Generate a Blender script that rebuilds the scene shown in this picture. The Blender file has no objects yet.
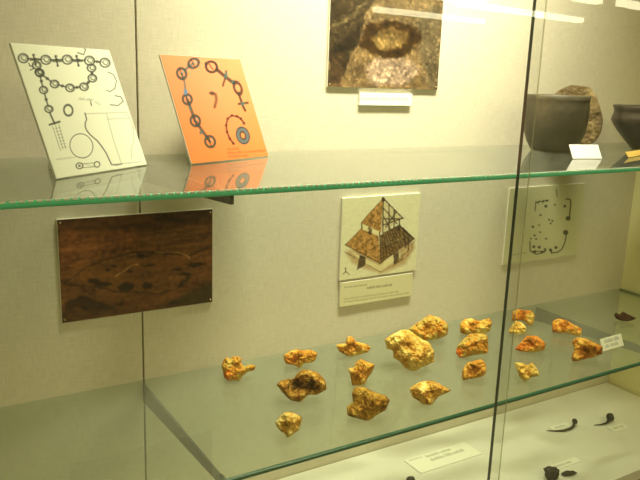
import bpy, bmesh, math, random
import numpy as np
from mathutils import Vector, Matrix, noise
from mathutils.geometry import delaunay_2d_cdt

# ------------------------------------------------------------------ camera, light, exposure
scn = bpy.context.scene
COL = scn.collection
PI = math.pi
cam_data = bpy.data.cameras.new('camera')
cam = bpy.data.objects.new('camera', cam_data)
COL.objects.link(cam)
cam_data.sensor_width = 36.0
cam_data.lens = 710.4 / 640 * 36.0
cam_data.clip_start = 0.02
cam_data.clip_end = 100
CR, CU, CF = Vector((0.853212, -0.520443, 0.034195)), Vector((0.087277, 0.207104, 0.974418)), Vector((0.514211, 0.8284, -0.222126))
cam.matrix_world = Matrix(((CR.x, CU.x, -CF.x, 0), (CR.y, CU.y, -CF.y, -1.15), (CR.z, CU.z, -CF.z, 1.5), (0, 0, 0, 1)))
scn.camera = cam
scn.view_settings.view_transform = 'Standard'
scn.view_settings.look = 'None'
scn.view_settings.exposure = 0.0
scn.view_settings.gamma = 1.0
scn.view_settings.use_curve_mapping = False
scn.cycles.use_denoising = True
scn.cycles.transparent_max_bounces = 24
scn.cycles.max_bounces = 10
scn.cycles.diffuse_bounces = 5
scn.cycles.glossy_bounces = 5
scn.cycles.caustics_reflective = False
scn.cycles.caustics_refractive = False

w = bpy.data.worlds.new('world')
scn.world = w
w.use_nodes = True
w.node_tree.nodes['Background'].inputs[0].default_value = (0.9, 0.85, 0.6, 1)
w.node_tree.nodes['Background'].inputs[1].default_value = 0.02

def area(name, loc, rot, sx, sy, power, col):
    l = bpy.data.lights.new(name, 'AREA')
    l.shape = 'RECTANGLE'; l.size = sx; l.size_y = sy
    l.energy = power; l.color = col
    o = bpy.data.objects.new(name, l)
    COL.objects.link(o)
    o.location = loc; o.rotation_euler = rot
    return o
# the fluorescent lamp behind the header of the display case
lamp = area('case_lamp_light', (0.84, -0.30, 2.36), (math.radians(23), 0, 0), 0.74, 0.14, 14.2, (1.0, 0.95, 0.72))
lamp.data.spread = math.radians(78)
# unseen area lights added under the room ceiling as fill for the case
area('room_fill_light', (-0.5, -3.4, 2.70), (0, 0, 0), 1.2, 2.8, 58.0, (1.0, 0.91, 0.45))
area('room_fill_light', (1.9, -3.4, 2.70), (0, 0, 0), 1.2, 2.8, 58.0, (1.0, 0.91, 0.45))

# ------------------------------------------------------------------ helpers
def lin(c):
    a = np.array(c, float) / 255.0
    return np.where(a <= 0.04045, a / 12.92, ((a + 0.055) / 1.055) ** 2.4)
def link_mesh(name, verts, faces, mat=None, parent=None, smooth=False):
    me = bpy.data.meshes.new(name)
    me.from_pydata([tuple(v) for v in verts], [], [tuple(f) for f in faces])
    me.update()
    return link_me(name, me, mat, parent, smooth)
def link_me(name, me, mat=None, parent=None, smooth=False):
    if mat:
        for m in (mat if isinstance(mat, (list, tuple)) else [mat]): me.materials.append(m)
    if smooth:
        me.polygons.foreach_set('use_smooth', [True] * len(me.polygons))
    o = bpy.data.objects.new(name, me)
    COL.objects.link(o)
    if parent: o.parent = parent
    return o
def link_bm(name, bm, mat=None, parent=None, smooth=False):
    bmesh.ops.recalc_face_normals(bm, faces=bm.faces[:])
    me = bpy.data.meshes.new(name)
    bm.to_mesh(me); bm.free()
    return link_me(name, me, mat, parent, smooth)
def add_box(bm, lo, hi, bev=0.0, mi=0):
    r = bmesh.ops.create_cube(bm, size=1.0)
    vs = r['verts']
    for v in vs:
        v.co = Vector([lo[i] + (v.co[i] + 0.5) * (hi[i] - lo[i]) for i in range(3)])
    fs = set(f for v in vs for f in v.link_faces)
    for f in fs: f.material_index = mi
    if bev > 0:
        es = list(set(e for v in vs for e in v.link_edges))
        bmesh.ops.bevel(bm, geom=es, offset=bev, segments=2, affect='EDGES', profile=0.7)
def box_obj(name, lo, hi, mat, parent=None, bev=0.0):
    bm = bmesh.new(); add_box(bm, lo, hi, bev)
    return link_bm(name, bm, mat, parent)
def tag(o, label=None, cat=None, group=None, kind=None):
    if label: o['label'] = label
    if cat: o['category'] = cat
    if group: o['group'] = group
    if kind: o['kind'] = kind
    return o
def empty(name, loc=(0, 0, 0), rz=0.0):
    o = bpy.data.objects.new(name, None)
    o.empty_display_size = 0.02
    COL.objects.link(o)
    o.location = loc; o.rotation_euler = (0, 0, rz)
    return o
def lathe(prof, seg=64, a0=0.0, a1=2 * PI, wob=0.0, seed=0):
    full = abs(a1 - a0 - 2 * PI) < 1e-6
    n = seg if full else seg + 1
    V, F = [], []
    for j, (r, z) in enumerate(prof):
        for i in range(n):
            a = a0 + (a1 - a0) * i / seg
            k = 1 + wob * noise.noise(Vector((math.cos(a) * 1.6 + seed, math.sin(a) * 1.6, z * 18)))
            V.append((r * k * math.cos(a), r * k * math.sin(a), z + wob * 0.03 * noise.noise(Vector((math.cos(a) * 2, math.sin(a) * 2, seed)))))
    for j in range(len(prof) - 1):
        for i in range(seg):
            i2 = (i + 1) % n if full else i + 1
            F.append((j * n + i, j * n + i2, (j + 1) * n + i2, (j + 1) * n + i))
    return V, F
def tube(pts, rads, seg=8):
    V, F = [], []
    P = [Vector(p) for p in pts]
    for i, p in enumerate(P):
        t = (P[min(i + 1, len(P) - 1)] - P[max(i - 1, 0)]).normalized()
        a = t.cross(Vector((0, 0, 1)))
        if a.length < 1e-4: a = Vector((1, 0, 0))
        a.normalize(); b = t.cross(a)
        for k in range(seg):
            q = 2 * PI * k / seg
            V.append(p + (a * math.cos(q) + b * math.sin(q)) * rads[i])
    for i in range(len(P) - 1):
        for k in range(seg):
            F.append((i * seg + k, i * seg + (k + 1) % seg, (i + 1) * seg + (k + 1) % seg, (i + 1) * seg + k))
    F.append(tuple(range(seg))[::-1]); F.append(tuple((len(P) - 1) * seg + k for k in range(seg)))
    return V, F

# ------------------------------------------------------------------ materials
def new_mat(name):
    m = bpy.data.materials.new(name); m.use_nodes = True
    nt = m.node_tree
    for n in list(nt.nodes): nt.nodes.remove(n)
    out = nt.nodes.new('ShaderNodeOutputMaterial')
    return m, nt, out
def pbr(name, col, rough=0.6, metal=0.0, var=0.0, scale=20.0, bump=0.0, bscale=60.0, col2=None, spec=0.5, ramp=None, stretch=None):
    m, nt, out = new_mat(name)
    N, L = nt.nodes, nt.links
    b = N.new('ShaderNodeBsdfPrincipled')
    b.inputs['Roughness'].default_value = rough
    b.inputs['Metallic'].default_value = metal
    b.inputs['Specular IOR Level'].default_value = spec
    b.inputs['Base Color'].default_value = (*col, 1)
    tc = N.new('ShaderNodeTexCoord'); mp = N.new('ShaderNodeMapping')
    L.new(tc.outputs['Object'], mp.inputs[0])
    if stretch: mp.inputs['Scale'].default_value = stretch
    if var > 0 or col2 or ramp:
        n = N.new('ShaderNodeTexNoise'); n.inputs['Scale'].default_value = scale
        n.inputs['Detail'].default_value = 6; n.inputs['Roughness'].default_value = 0.65
        L.new(mp.outputs[0], n.inputs['Vector'])
        r = N.new('ShaderNodeValToRGB')
        if ramp:
            els = r.color_ramp.elements
            els[0].position, els[0].color = ramp[0][0], (*ramp[0][1], 1)
            els[1].position, els[1].color = ramp[-1][0], (*ramp[-1][1], 1)
            for p, c in ramp[1:-1]:
                e = els.new(p); e.color = (*c, 1)
        else:
            c2 = col2 if col2 else tuple(c * (1 - var) for c in col)
            r.color_ramp.elements[0].position = 0.35; r.color_ramp.elements[0].color = (*c2, 1)
            r.color_ramp.elements[1].position = 0.65; r.color_ramp.elements[1].color = (*col, 1)
        L.new(n.outputs['Fac'], r.inputs[0]); L.new(r.outputs[0], b.inputs['Base Color'])
    if bump > 0:
        n2 = N.new('ShaderNodeTexNoise'); n2.inputs['Scale'].default_value = bscale
        n2.inputs['Detail'].default_value = 5
        L.new(mp.outputs[0], n2.inputs['Vector'])
        bp = N.new('ShaderNodeBump'); bp.inputs['Strength'].default_value = bump; bp.inputs['Distance'].default_value = 0.002
        L.new(n2.outputs['Fac'], bp.inputs['Height']); L.new(bp.outputs[0], b.inputs['Normal'])
    L.new(b.outputs[0], out.inputs[0])
    return m
def fabric_mat():
    m, nt, out = new_mat('woven_wallcovering')
    N, L = nt.nodes, nt.links
    b = N.new('ShaderNodeBsdfPrincipled'); b.inputs['Roughness'].default_value = 0.85
    b.inputs['Specular IOR Level'].default_value = 0.2
    tc = N.new('ShaderNodeTexCoord')
    hs = []
    for sc in ((40, 40, 900), (900, 40, 40)):
        mp = N.new('ShaderNodeMapping'); mp.inputs['Scale'].default_value = sc
        L.new(tc.outputs['Object'], mp.inputs[0])
        n = N.new('ShaderNodeTexNoise'); n.inputs['Scale'].default_value = 1.0; n.inputs['Detail'].default_value = 2
        L.new(mp.outputs[0], n.inputs['Vector']); hs.append(n)
    mx = N.new('ShaderNodeMath'); mx.operation = 'ADD'
    L.new(hs[0].outputs['Fac'], mx.inputs[0]); L.new(hs[1].outputs['Fac'], mx.inputs[1])
    r = N.new('ShaderNodeValToRGB')
    r.color_ramp.elements[0].position = 0.7; r.color_ramp.elements[0].color = (0.60, 0.55, 0.41, 1)
    r.color_ramp.elements[1].position = 1.0; r.color_ramp.elements[1].color = (0.70, 0.645, 0.49, 1)
    hf = N.new('ShaderNodeMath'); hf.operation = 'MULTIPLY'; hf.inputs[1].default_value = 0.85
    L.new(mx.outputs[0], hf.inputs[0]); L.new(hf.outputs[0], r.inputs[0]); L.new(r.outputs[0], b.inputs['Base Color'])
    bp = N.new('ShaderNodeBump'); bp.inputs['Strength'].default_value = 0.15; bp.inputs['Distance'].default_value = 0.001
    L.new(mx.outputs[0], bp.inputs['Height']); L.new(bp.outputs[0], b.inputs['Normal'])
    L.new(b.outputs[0], out.inputs[0])
    return m
def glass_mat(name, tint, dust, dustcol, f0=0.04, rough=0.0):
    """thin clear sheet: Schlick reflection over transparency, with a film of dust"""
    m, nt, out = new_mat(name)
    N, L = nt.nodes, nt.links
    g = N.new('ShaderNodeNewGeometry')
    dt = N.new('ShaderNodeVectorMath'); dt.operation = 'DOT_PRODUCT'
    L.new(g.outputs['Incoming'], dt.inputs[0]); L.new(g.outputs['Normal'], dt.inputs[1])
    ab = N.new('ShaderNodeMath'); ab.operation = 'ABSOLUTE'; L.new(dt.outputs['Value'], ab.inputs[0])
    om = N.new('ShaderNodeMath'); om.operation = 'SUBTRACT'; om.inputs[0].default_value = 1.0; L.new(ab.outputs[0], om.inputs[1])
    pw = N.new('ShaderNodeMath'); pw.operation = 'POWER'; pw.inputs[1].default_value = 5.0; L.new(om.outputs[0], pw.inputs[0])
    ml = N.new('ShaderNodeMath'); ml.operation = 'MULTIPLY_ADD'; ml.inputs[1].default_value = 1 - f0; ml.inputs[2].default_value = f0
    L.new(pw.outputs[0], ml.inputs[0])
    t = N.new('ShaderNodeBsdfTransparent'); t.inputs[0].default_value = (*tint, 1)
    d = N.new('ShaderNodeBsdfDiffuse'); d.inputs[0].default_value = (*dustcol, 1)
    m1 = N.new('ShaderNodeMixShader'); m1.inputs[0].default_value = dust
    L.new(t.outputs[0], m1.inputs[1]); L.new(d.outputs[0], m1.inputs[2])
    gl = N.new('ShaderNodeBsdfGlossy'); gl.inputs['Roughness'].default_value = rough
    m2 = N.new('ShaderNodeMixShader')
    L.new(ml.outputs[0], m2.inputs[0]); L.new(m1.outputs[0], m2.inputs[1]); L.new(gl.outputs[0], m2.inputs[2])
    L.new(m2.outputs[0], out.inputs[0])
    return m
def print_mat():
    m, nt, out = new_mat('printed_paper')
    N, L = nt.nodes, nt.links
    a = N.new('ShaderNodeAttribute'); a.attribute_name = 'ink'
    b = N.new('ShaderNodeBsdfPrincipled'); b.inputs['Roughness'].default_value = 0.55
    b.inputs['Specular IOR Level'].default_value = 0.25
    L.new(a.outputs['Color'], b.inputs['Base Color']); L.new(b.outputs[0], out.inputs[0])
    return m
def emit_mat(name, col, s):
    m, nt, out = new_mat(name)
    e = nt.nodes.new('ShaderNodeEmission'); e.inputs[0].default_value = (*col, 1); e.inputs[1].default_value = s
    nt.links.new(e.outputs[0], out.inputs[0]); return m

M_WALL = fabric_mat()
M_DARK = pbr('dark_gap', (0.03, 0.028, 0.02), 0.9)
M_SIDE = pbr('olive_side_panel', (0.90, 0.84, 0.45), 0.7, bump=0.1, bscale=300)
M_PLAT = pbr('white_platform_laminate', (0.80, 0.77, 0.63), 0.55, var=0.04, scale=8)
M_WOOD = pbr('brown_wood', (0.30, 0.15, 0.05), 0.5, var=0.4, scale=12, stretch=(1, 12, 12))
M_PAPER = pbr('white_card', (0.88, 0.87, 0.80), 0.6)
M_CREAM = pbr('cream_card', (0.82, 0.79, 0.66), 0.6)
M_BOARD = pbr('pale_board_edge', (0.80, 0.78, 0.64), 0.6)
M_STEEL = pbr('bracket_steel', (0.20, 0.19, 0.16), 0.45, metal=0.6, var=0.1, scale=90)
M_BRASS = pbr('brass_pin', (0.75, 0.6, 0.3), 0.3, metal=1.0)
M_PRINT = print_mat()
M_SHELF = glass_mat('shelf_glass_face', (0.93, 0.96, 0.93), 0.09, (0.62, 0.64, 0.50), f0=0.03)
M_DOOR = glass_mat('door_glass_face', (0.985, 0.99, 0.98), 0.006, (0.7, 0.7, 0.6), f0=0.045)
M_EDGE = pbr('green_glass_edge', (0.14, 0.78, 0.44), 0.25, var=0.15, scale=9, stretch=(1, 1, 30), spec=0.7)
M_EDGE2 = pbr('dark_green_glass_edge', (0.018, 0.035, 0.015), 0.3, spec=0.7)
M_EDGE3 = glass_mat('pale_glass_edge', (0.9, 0.9, 0.8), 0.45, (0.75, 0.72, 0.5))
M_GLINT = pbr('white_rim_glint', (0.85, 0.88, 0.75), 0.4)  # white that stands in for light reflected on the shelf rim
M_IRON = pbr('corroded_iron', (0.06, 0.05, 0.03), 0.7, var=0.5, scale=160, bump=0.6, bscale=500)

# ------------------------------------------------------------------ the room around the visitor
struct = lambda o: tag(o, kind='structure')
M_ROOMW = pbr('room_wall_paint', (0.42, 0.39, 0.28), 0.9)
M_CEIL = pbr('room_ceiling_paint', (0.55, 0.53, 0.42), 0.9)
M_FLOOR = pbr('room_floor_lino', (0.18, 0.15, 0.10), 0.5, var=0.2, scale=3)
struct(box_obj('floor', (-4, -13, -0.1), (13, 0.2, 0), M_FLOOR))
struct(box_obj('ceiling', (-4, -13, 2.75), (13, 0.2, 2.85), M_CEIL))
struct(box_obj('wall_left', (-4.1, -13, 0), (-4, 0.2, 2.75), M_ROOMW))
struct(box_obj('wall_right', (13, -13, 0), (13.1, 0.2, 2.75), M_ROOMW))
struct(box_obj('wall_front', (-4, -13.1, 0), (13, -13, 2.75), M_ROOMW))
struct(box_obj('wall_rear', (-4, 0.03, 0), (13, 0.2, 2.75), M_DARK))
struct(box_obj('trim_1', (-4, -0.45, 2.60), (13, 0.03, 2.75), M_ROOMW))       # header over the case
struct(box_obj('trim_2', (1.75, -0.45, 0), (13, 0.03, 2.60), M_ROOMW))        # wall beside the case
struct(box_obj('trim_3', (-4, -0.45, 0), (-0.72, 0.03, 2.60), M_ROOMW))
# ------------------------------------------------------------------ the case shell
bm = bmesh.new()
add_box(bm, (-0.70, 0, 0.60), (0.3567, 0.012, 2.60), 0.001)
add_box(bm, (0.3597, 0, 0.60), (1.70, 0.012, 2.60), 0.001)
struct(link_bm('wall_back', bm, M_WALL))
struct(box_obj('wall_case_backing', (-0.70, 0.0125, 0.60), (1.72, 0.0295, 2.60), M_DARK))
struct(box_obj('wall_case_right', (1.6825, -0.43, 0.60), (1.72, -0.0005, 2.599), M_SIDE))
struct(box_obj('wall_case_left', (-0.715, -0.43, 0.60), (-0.701, -0.0005, 2.599), M_SIDE))
struct(box_obj('ceiling_case', (-0.70, -0.43, 2.52), (1.68, -0.001, 2.595), M_PLAT))

bm = bmesh.new()
add_box(bm, (-0.70, -0.338, 0.672), (1.674, -0.002, 0.697), 0.0015)
tag(link_bm('display_platform', bm, M_PLAT), 'broad pale cream platform forming the floor of the glass case', 'platform')
base = box_obj('case_base_cabinet', (-0.70, -0.455, 0.0), (1.74, -0.003, 0.600), M_WOOD, bev=0.003)
tag(base, 'brown wooden base under the display case, seen below the platform edge', 'cabinet')
box_obj('door_rail', (-0.70, -0.445, 0.600), (1.74, -0.40, 0.618), M_WOOD, base, bev=0.002)

# case lamp housing above the view, holding the fluorescent tube
ch = empty('case_lamp', (0.86, -0.36, 2.52))
box_obj('housing', (-0.60, -0.05, -0.14), (0.56, 0.17, -0.0005), M_PAPER, ch, bev=0.003)
tag(ch, 'white fluorescent lamp housing under the top of the display case', 'lamp')

# glass doors: the two sheets overlap a little
def glass_sheet(name, lo, hi, face, edge, parent=None, big=1):
    bm = bmesh.new(); add_box(bm, lo, hi)
    bm.normal_update()
    if big == 2:      # shelves: ground and rounded front edge
        es = [e for e in bm.edges if all(abs(v.co.y - lo[1]) < 1e-6 for v in e.verts) and abs(e.verts[0].co.z - e.verts[1].co.z) < 1e-6]
        bmesh.ops.bevel(bm, geom=es, offset=0.0036, segments=4, affect='EDGES', profile=0.5)
        bm.normal_update()
    for f in bm.faces:
        f.material_index = 0 if abs(f.normal[big]) > 0.99 or f.normal.y > 0.9 else 1
    return link_bm(name, bm, [face, edge], parent)
d = glass_sheet('sliding_glass_door', (0.7900, -0.4230, 0.620), (1.68, -0.4170, 2.51), M_DOOR, M_EDGE2)
tag(d, 'right sliding glass pane with the dark green upright edge, in front of the bowls', 'glass door')
d = glass_sheet('sliding_glass_door', (-0.69, -0.4330, 0.620), (0.8005, -0.4300, 2.51), M_DOOR, M_EDGE3)
tag(d, 'left sliding glass pane with the faint pale upright edge, in front of the pictures', 'glass door')

# ------------------------------------------------------------------ glass shelves and brackets
def shelf(zt, yf, label, edge, glints):
    t = 0.008
    s = glass_sheet('glass_shelf', (-0.69, yf, zt - t), (1.678, -0.002, zt), M_SHELF, edge, big=2)
    tag(s, label, 'shelf')
    if glints:  # row of small white boxes modelled as dashes of reflected light
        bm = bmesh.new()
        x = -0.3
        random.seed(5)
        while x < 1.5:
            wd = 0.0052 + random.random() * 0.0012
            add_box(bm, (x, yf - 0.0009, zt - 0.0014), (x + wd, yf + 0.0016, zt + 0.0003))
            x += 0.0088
        link_bm('rim_glints', bm, M_GLINT, s)
    return s
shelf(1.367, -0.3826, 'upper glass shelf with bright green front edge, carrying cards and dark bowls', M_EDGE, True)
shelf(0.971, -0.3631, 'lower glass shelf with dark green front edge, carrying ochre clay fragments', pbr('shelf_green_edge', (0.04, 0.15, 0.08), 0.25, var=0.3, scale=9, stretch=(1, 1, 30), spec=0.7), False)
def bracket(x, zt, length, label):
    t = 0.0045
    h0, h1 = 0.034, 0.013
    y0, y1 = -0.0006, -length
    P = [(y0, 0), (y1, 0), (y1, -h1), (y0, -h0)]
    V = [(sx * t / 2, y, z) for sx in (-1, 1) for y, z in P]
    F = [(0, 1, 2, 3), (7, 6, 5, 4), (0, 4, 5, 1), (1, 5, 6, 2), (2, 6, 7, 3), (3, 7, 4, 0)]
    bm = bmesh.new()
    vs = [bm.verts.new(v) for v in V]
    for f in F: bm.faces.new([vs[i] for i in f])
    bmesh.ops.bevel(bm, geom=bm.edges[:], offset=0.0006, segments=1, affect='EDGES')
    o = link_bm('shelf_bracket', bm, M_STEEL)
    o.location = (x, 0, zt - 0.0082)
    box_obj('rubber_pad', (-0.003, y1 + 0.004, -0.0003), (0.003, y1 + 0.016, 0.00015), M_DARK, o)
    tag(o, label, 'bracket')
bracket(0.358, 0.971, 0.350, 'tapered grey steel bracket under the left part of the lower shelf')
bracket(1.354, 0.971, 0.350, 'tapered grey steel bracket under the lower shelf, nearest the small label')
bracket(0.358, 1.367, 0.368, 'tapered grey steel bracket under the upper shelf, above the dark aerial photograph')
bracket(1.354, 1.367, 0.368, 'tapered grey steel bracket under the upper shelf, below the dark bowls')

# ------------------------------------------------------------------ printed artwork
class Sheet:
    """artwork of a flat sheet; q = its corners TL,TR,BR,BL in the perspective sketch the art was traced in"""
    def __init__(s, q, nx, ny, base):
        src = [(0, 0), (1, 0), (1, 1), (0, 1)]
        A, b = [], []
        for (u, v), (x, y) in zip(src, q):
            A.append([u, v, 1, 0, 0, 0, -u * x, -v * x]); b.append(x)
            A.append([0, 0, 0, u, v, 1, -u * y, -v * y]); b.append(y)
        h = np.linalg.solve(np.array(A, float), np.array(b, float))
        s.nx, s.ny = nx, ny
        U, V = np.meshgrid(np.linspace(0, 1, nx), np.linspace(0, 1, ny))
        W = h[6] * U + h[7] * V + 1
        s.U, s.V = U, V
        s.X = (h[0] * U + h[1] * V + h[2]) / W
        s.Y = (h[3] * U + h[4] * V + h[5]) / W
        s.C = np.zeros((ny, nx, 3)) + lin(base)
    def put(s, m, col, a=1.0):
        m = np.clip(m, 0, 1)[..., None] * a
        s.C = s.C * (1 - m) + lin(col) * m
    def dist(s, pts):
        D = np.full(s.X.shape, 1e9)
        for (x0, y0), (x1, y1) in zip(pts[:-1], pts[1:]):
            dx, dy = x1 - x0, y1 - y0
            t = np.clip(((s.X - x0) * dx + (s.Y - y0) * dy) / (dx * dx + dy * dy + 1e-9), 0, 1)
            D = np.minimum(D, np.hypot(s.X - x0 - t * dx, s.Y - y0 - t * dy))
        return D
    def line(s, pts, w, col, a=1.0, soft=0.5): s.put((w / 2 - s.dist(pts)) / soft + 0.5, col, a)
    def ell(s, cx, cy, rx, ry, ang=0.0):
        c, q = math.cos(ang), math.sin(ang)
        dx, dy = s.X - cx, s.Y - cy
        return np.hypot((dx * c + dy * q) / rx, (-dx * q + dy * c) / ry)
    def disc(s, cx, cy, rx, ry, col, a=1.0, ang=0.0, soft=0.5):
        s.put((1 - s.ell(cx, cy, rx, ry, ang)) * min(rx, ry) / soft + 0.5, col, a)
    def ring(s, cx, cy, rx, ry, w, col, a=1.0, ang=0.0, soft=0.5):
        d = np.abs(1 - s.ell(cx, cy, rx, ry, ang)) * min(rx, ry)
        s.put((w / 2 - d) / soft + 0.5, col, a)
    def poly(s, pts, col, a=1.0, soft=0.8):
        ins = np.zeros(s.X.shape, bool)
        n = len(pts)
        for i in range(n):
            x0, y0 = pts[i]; x1, y1 = pts[(i + 1) % n]
            if y0 == y1: continue
            c = ((y0 > s.Y) != (y1 > s.Y)) & (s.X < (x1 - x0) * (s.Y - y0) / (y1 - y0) + x0)
            ins ^= c
        d = s.dist(list(pts) + [pts[0]])
        s.put(np.where(ins, d, -d) / soft + 0.5, col, a)
    def noise(s, seed, fx, fy, octs=4):
        r = np.random.RandomState(seed)
        out = np.zeros(s.X.shape); amp = 1.0; tot = 0
        for o in range(octs):
            gx, gy = int(fx * 2 ** o) + 2, int(fy * 2 ** o) + 2
            G = r.rand(gy, gx)
            x = s.U * (gx - 1.001); y = s.V * (gy - 1.001)
            xi, yi = x.astype(int), y.astype(int); xf, yf = x - xi, y - yi
            xf = xf * xf * (3 - 2 * xf); yf = yf * yf * (3 - 2 * yf)
            out += amp * ((G[yi, xi] * (1 - xf) + G[yi, xi + 1] * xf) * (1 - yf) + (G[yi + 1, xi] * (1 - xf) + G[yi + 1, xi + 1] * xf) * yf)
            tot += amp; amp *= 0.6
        return out / tot
    def words(s, x0, y0, x1, y1, h, col, a, seed):
        """a line of small print"""
        r = random.Random(seed)
        L = math.hypot(x1 - x0, y1 - y0); t = 0
        while t < L - h:
            wl = min(h * (2 + r.random() * 5), L - t)
            k = t
            while k < t + wl:
                px, py = x0 + (x1 - x0) * k / L, y0 + (y1 - y0) * k / L
                hh = h * (1.0 if r.random() < 0.7 else 1.5)
                s.line([(px, py), (px, py - hh)], h * 0.32, col, a, 0.4)
                k += h * 0.62
            t += wl + h * 0.8
    def mul(s, f): s.C *= f[..., None] if hasattr(f, 'shape') else f
def print_face(name, sh, W, H, parent, gain=1.0):
    """a fine grid in the parent's local XZ plane facing -Y carrying the ink as a colour attribute"""
    nx, ny = sh.nx, sh.ny
    X = (sh.U - 0.5) * W; Z = (1 - sh.V) * H
    co = np.stack([X, np.zeros_like(X), Z], -1).reshape(-1, 3)
    i = np.arange(nx * ny).reshape(ny, nx)
    F = np.stack([i[:-1, :-1], i[1:, :-1], i[1:, 1:], i[:-1, 1:]], -1).reshape(-1, 4)
    me = bpy.data.meshes.new(name)
    me.vertices.add(len(co)); me.vertices.foreach_set('co', co.ravel())
    me.loops.add(F.size); me.loops.foreach_set('vertex_index', F.ravel())
    me.polygons.add(len(F)); me.polygons.foreach_set('loop_start', np.arange(0, F.size, 4)); me.polygons.foreach_set('loop_total', np.full(len(F), 4))
    me.update(calc_edges=True)
    at = me.color_attributes.new('ink', 'FLOAT_COLOR', 'POINT')
    c = np.concatenate([np.clip(sh.C * gain, 0, 0.92), np.ones((ny, nx, 1))], -1)
    at.data.foreach_set('color', c.astype(np.float32).ravel())
    return link_me(name, me, M_PRINT, parent)

def wall_board(name, x0, x1, z0, z1, thick, label, cat, sh, gain=1.0, mat=None, pins=False, face='printed_face', group=None):
    W, H = x1 - x0, z1 - z0
    o = empty(name, ((x0 + x1) / 2, -0.0003, z0))
    tag(o, label, cat, group)
    box_obj('backing_board', (-W / 2, -thick, 0), (W / 2, 0, H), mat or M_BOARD, o, bev=0.0006)
    p = print_face(face, sh, W - 0.0016, H - 0.0016, o, gain)
    p.location = (0, -thick - 0.0003, 0.0008)
    if pins:
        for sx in (-1, 1):
            for z in (0.006, H - 0.006):
                V, F = lathe([(0.0, 0.0015), (0.0012, 0.0012), (0.0016, 0.0)], 12)
                q = link_mesh('pin', V, F, M_BRASS, o, True)
                q.location = (sx * (W / 2 - 0.005), -thick - 0.0002, z); q.rotation_euler = (PI / 2, 0, 0)
    return o
def leaning_card(name, bl, br, H, lean, label, cat, sh, mat, gain=1.0, thick=0.003, strut=True, z=1.367):
    """card standing on its lower edge from bl to br, leaning back; kept up by a folded strut"""
    dx, dy = br[0] - bl[0], br[1] - bl[1]
    W = math.hypot(dx, dy)
    o = empty(name, ((bl[0] + br[0]) / 2, (bl[1] + br[1]) / 2, z + 0.0003), math.atan2(dy, dx))
    tag(o, label, cat)
    a = math.radians(lean)
    b = box_obj('card', (-W / 2, 0.0, 0), (W / 2, thick, H), mat, o, bev=0.0004)
    b.rotation_euler = (-a, 0, 0); b.location = (0, 0, thick * math.sin(a))
    if sh is not None:
        p = print_face('printed_face', sh, W - 0.001, H - 0.001, b, gain)
        p.location = (0, -0.0003, 0.0005)
    if strut:
        hy, hz = math.sin(a) * H * 0.72 + thick, math.cos(a) * H * 0.72
        fy = hy + 0.28 * H * 0.6
        V = [(-W * .1, hy, hz), (W * .1, hy, hz), (W * .13, fy, 0.0004), (-W * .13, fy, 0.0004)]
        V += [(x, y + 0.0012, zz) for x, y, zz in V]
        F = [(0, 1, 2, 3), (7, 6, 5, 4), (0, 4, 5, 1), (1, 5, 6, 2), (2, 6, 7, 3), (3, 7, 4, 0)]
        link_mesh('strut', V, F, mat, o)
    return o
def T(s, ox, oy, k):
    return [(ox + float(a) / k, oy + float(b) / k) for a, b in (t.split(',') for t in s.split())]

# photograph of an excavated hearth, upper wall
k4 = lambda s: T(s, 310, 0, 4)
sh = Sheet([(327, -12), (444, 0), (437, 90), (326, 87)], 170, 140, (150, 122, 78))
n = sh.noise(3, 12, 10, 5); n2 = sh.noise(8, 44, 36, 3)
sh.X = sh.X + 16 * (sh.noise(31, 9, 8, 5) - 0.5); sh.Y = sh.Y + 12 * (sh.noise(32, 9, 8, 5) - 0.5)
sh.poly(k4("180,0 530,10 520,120 400,110 330,95 210,110"), (140, 118, 78), 0.8, 6)
sh.poly(k4("430,60 530,40 520,360 470,355 440,250 420,150"), (112, 100, 72), 0.75, 8)
sh.disc(*k4("320,290")[0], 26, 14, (206, 176, 146), 0.75, soft=5)
sh.disc(*k4("312,172")[0], 29, 18, (128, 98, 44), 0.8, soft=3)
sh.ring(*k4("312,168")[0], 25, 14, 7.5, (58, 36, 8), 0.9, soft=3)
sh.disc(*k4("300,172")[0], 15, 8, (160, 130, 74), 0.75, soft=3)
sh.disc(*k4("325,208")[0], 7, 3.5, (80, 52, 20), 0.8, soft=2)
sh.poly(k4("60,-40 260,-40 215,70 200,130 178,195 150,260 105,335 60,345"), (74, 60, 36), 1.0, 2)
sh.line(k4("85,115 150,75 215,15"), 4, (120, 104, 66), 0.6, 2)
sh.poly(k4("85,200 150,140 185,110 170,190 120,215"), (44, 34, 18), 0.9, 2)
sh.line(k4("183,190 178,350"), 1.5, (90, 66, 40), 0.6, 1)
sh.poly(k4("70,220 130,215 120,340 70,350"), (92, 68, 42), 0.8, 3)
sh.mul(-0.25 + 1.3 * n + 1.3 * n2 ** 1.3); sh.mul(np.where(n2 > 0.68, 1.5, 1.0))
wall_board('excavation_photograph', 0.715, 0.982, 1.484, 1.668, 0.004, 'brown photograph of a round excavated hearth, high on the case wall', 'photograph', sh, 0.62, pins=True)
# its caption
sh = Sheet([(358, 92.5), (410, 94), (410, 106), (359, 105)], 110, 30, (250, 248, 225))
sh.words(361, 99.5, 406, 100.5, 1.6, (190, 196, 110), 0.75, 4)
wall_board('caption_label', 0.789, 0.916, 1.4515, 1.4755, 0.005, 'small white caption strip just beneath the excavated hearth photograph', 'label', sh, 0.93, mat=M_PAPER)

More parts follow.
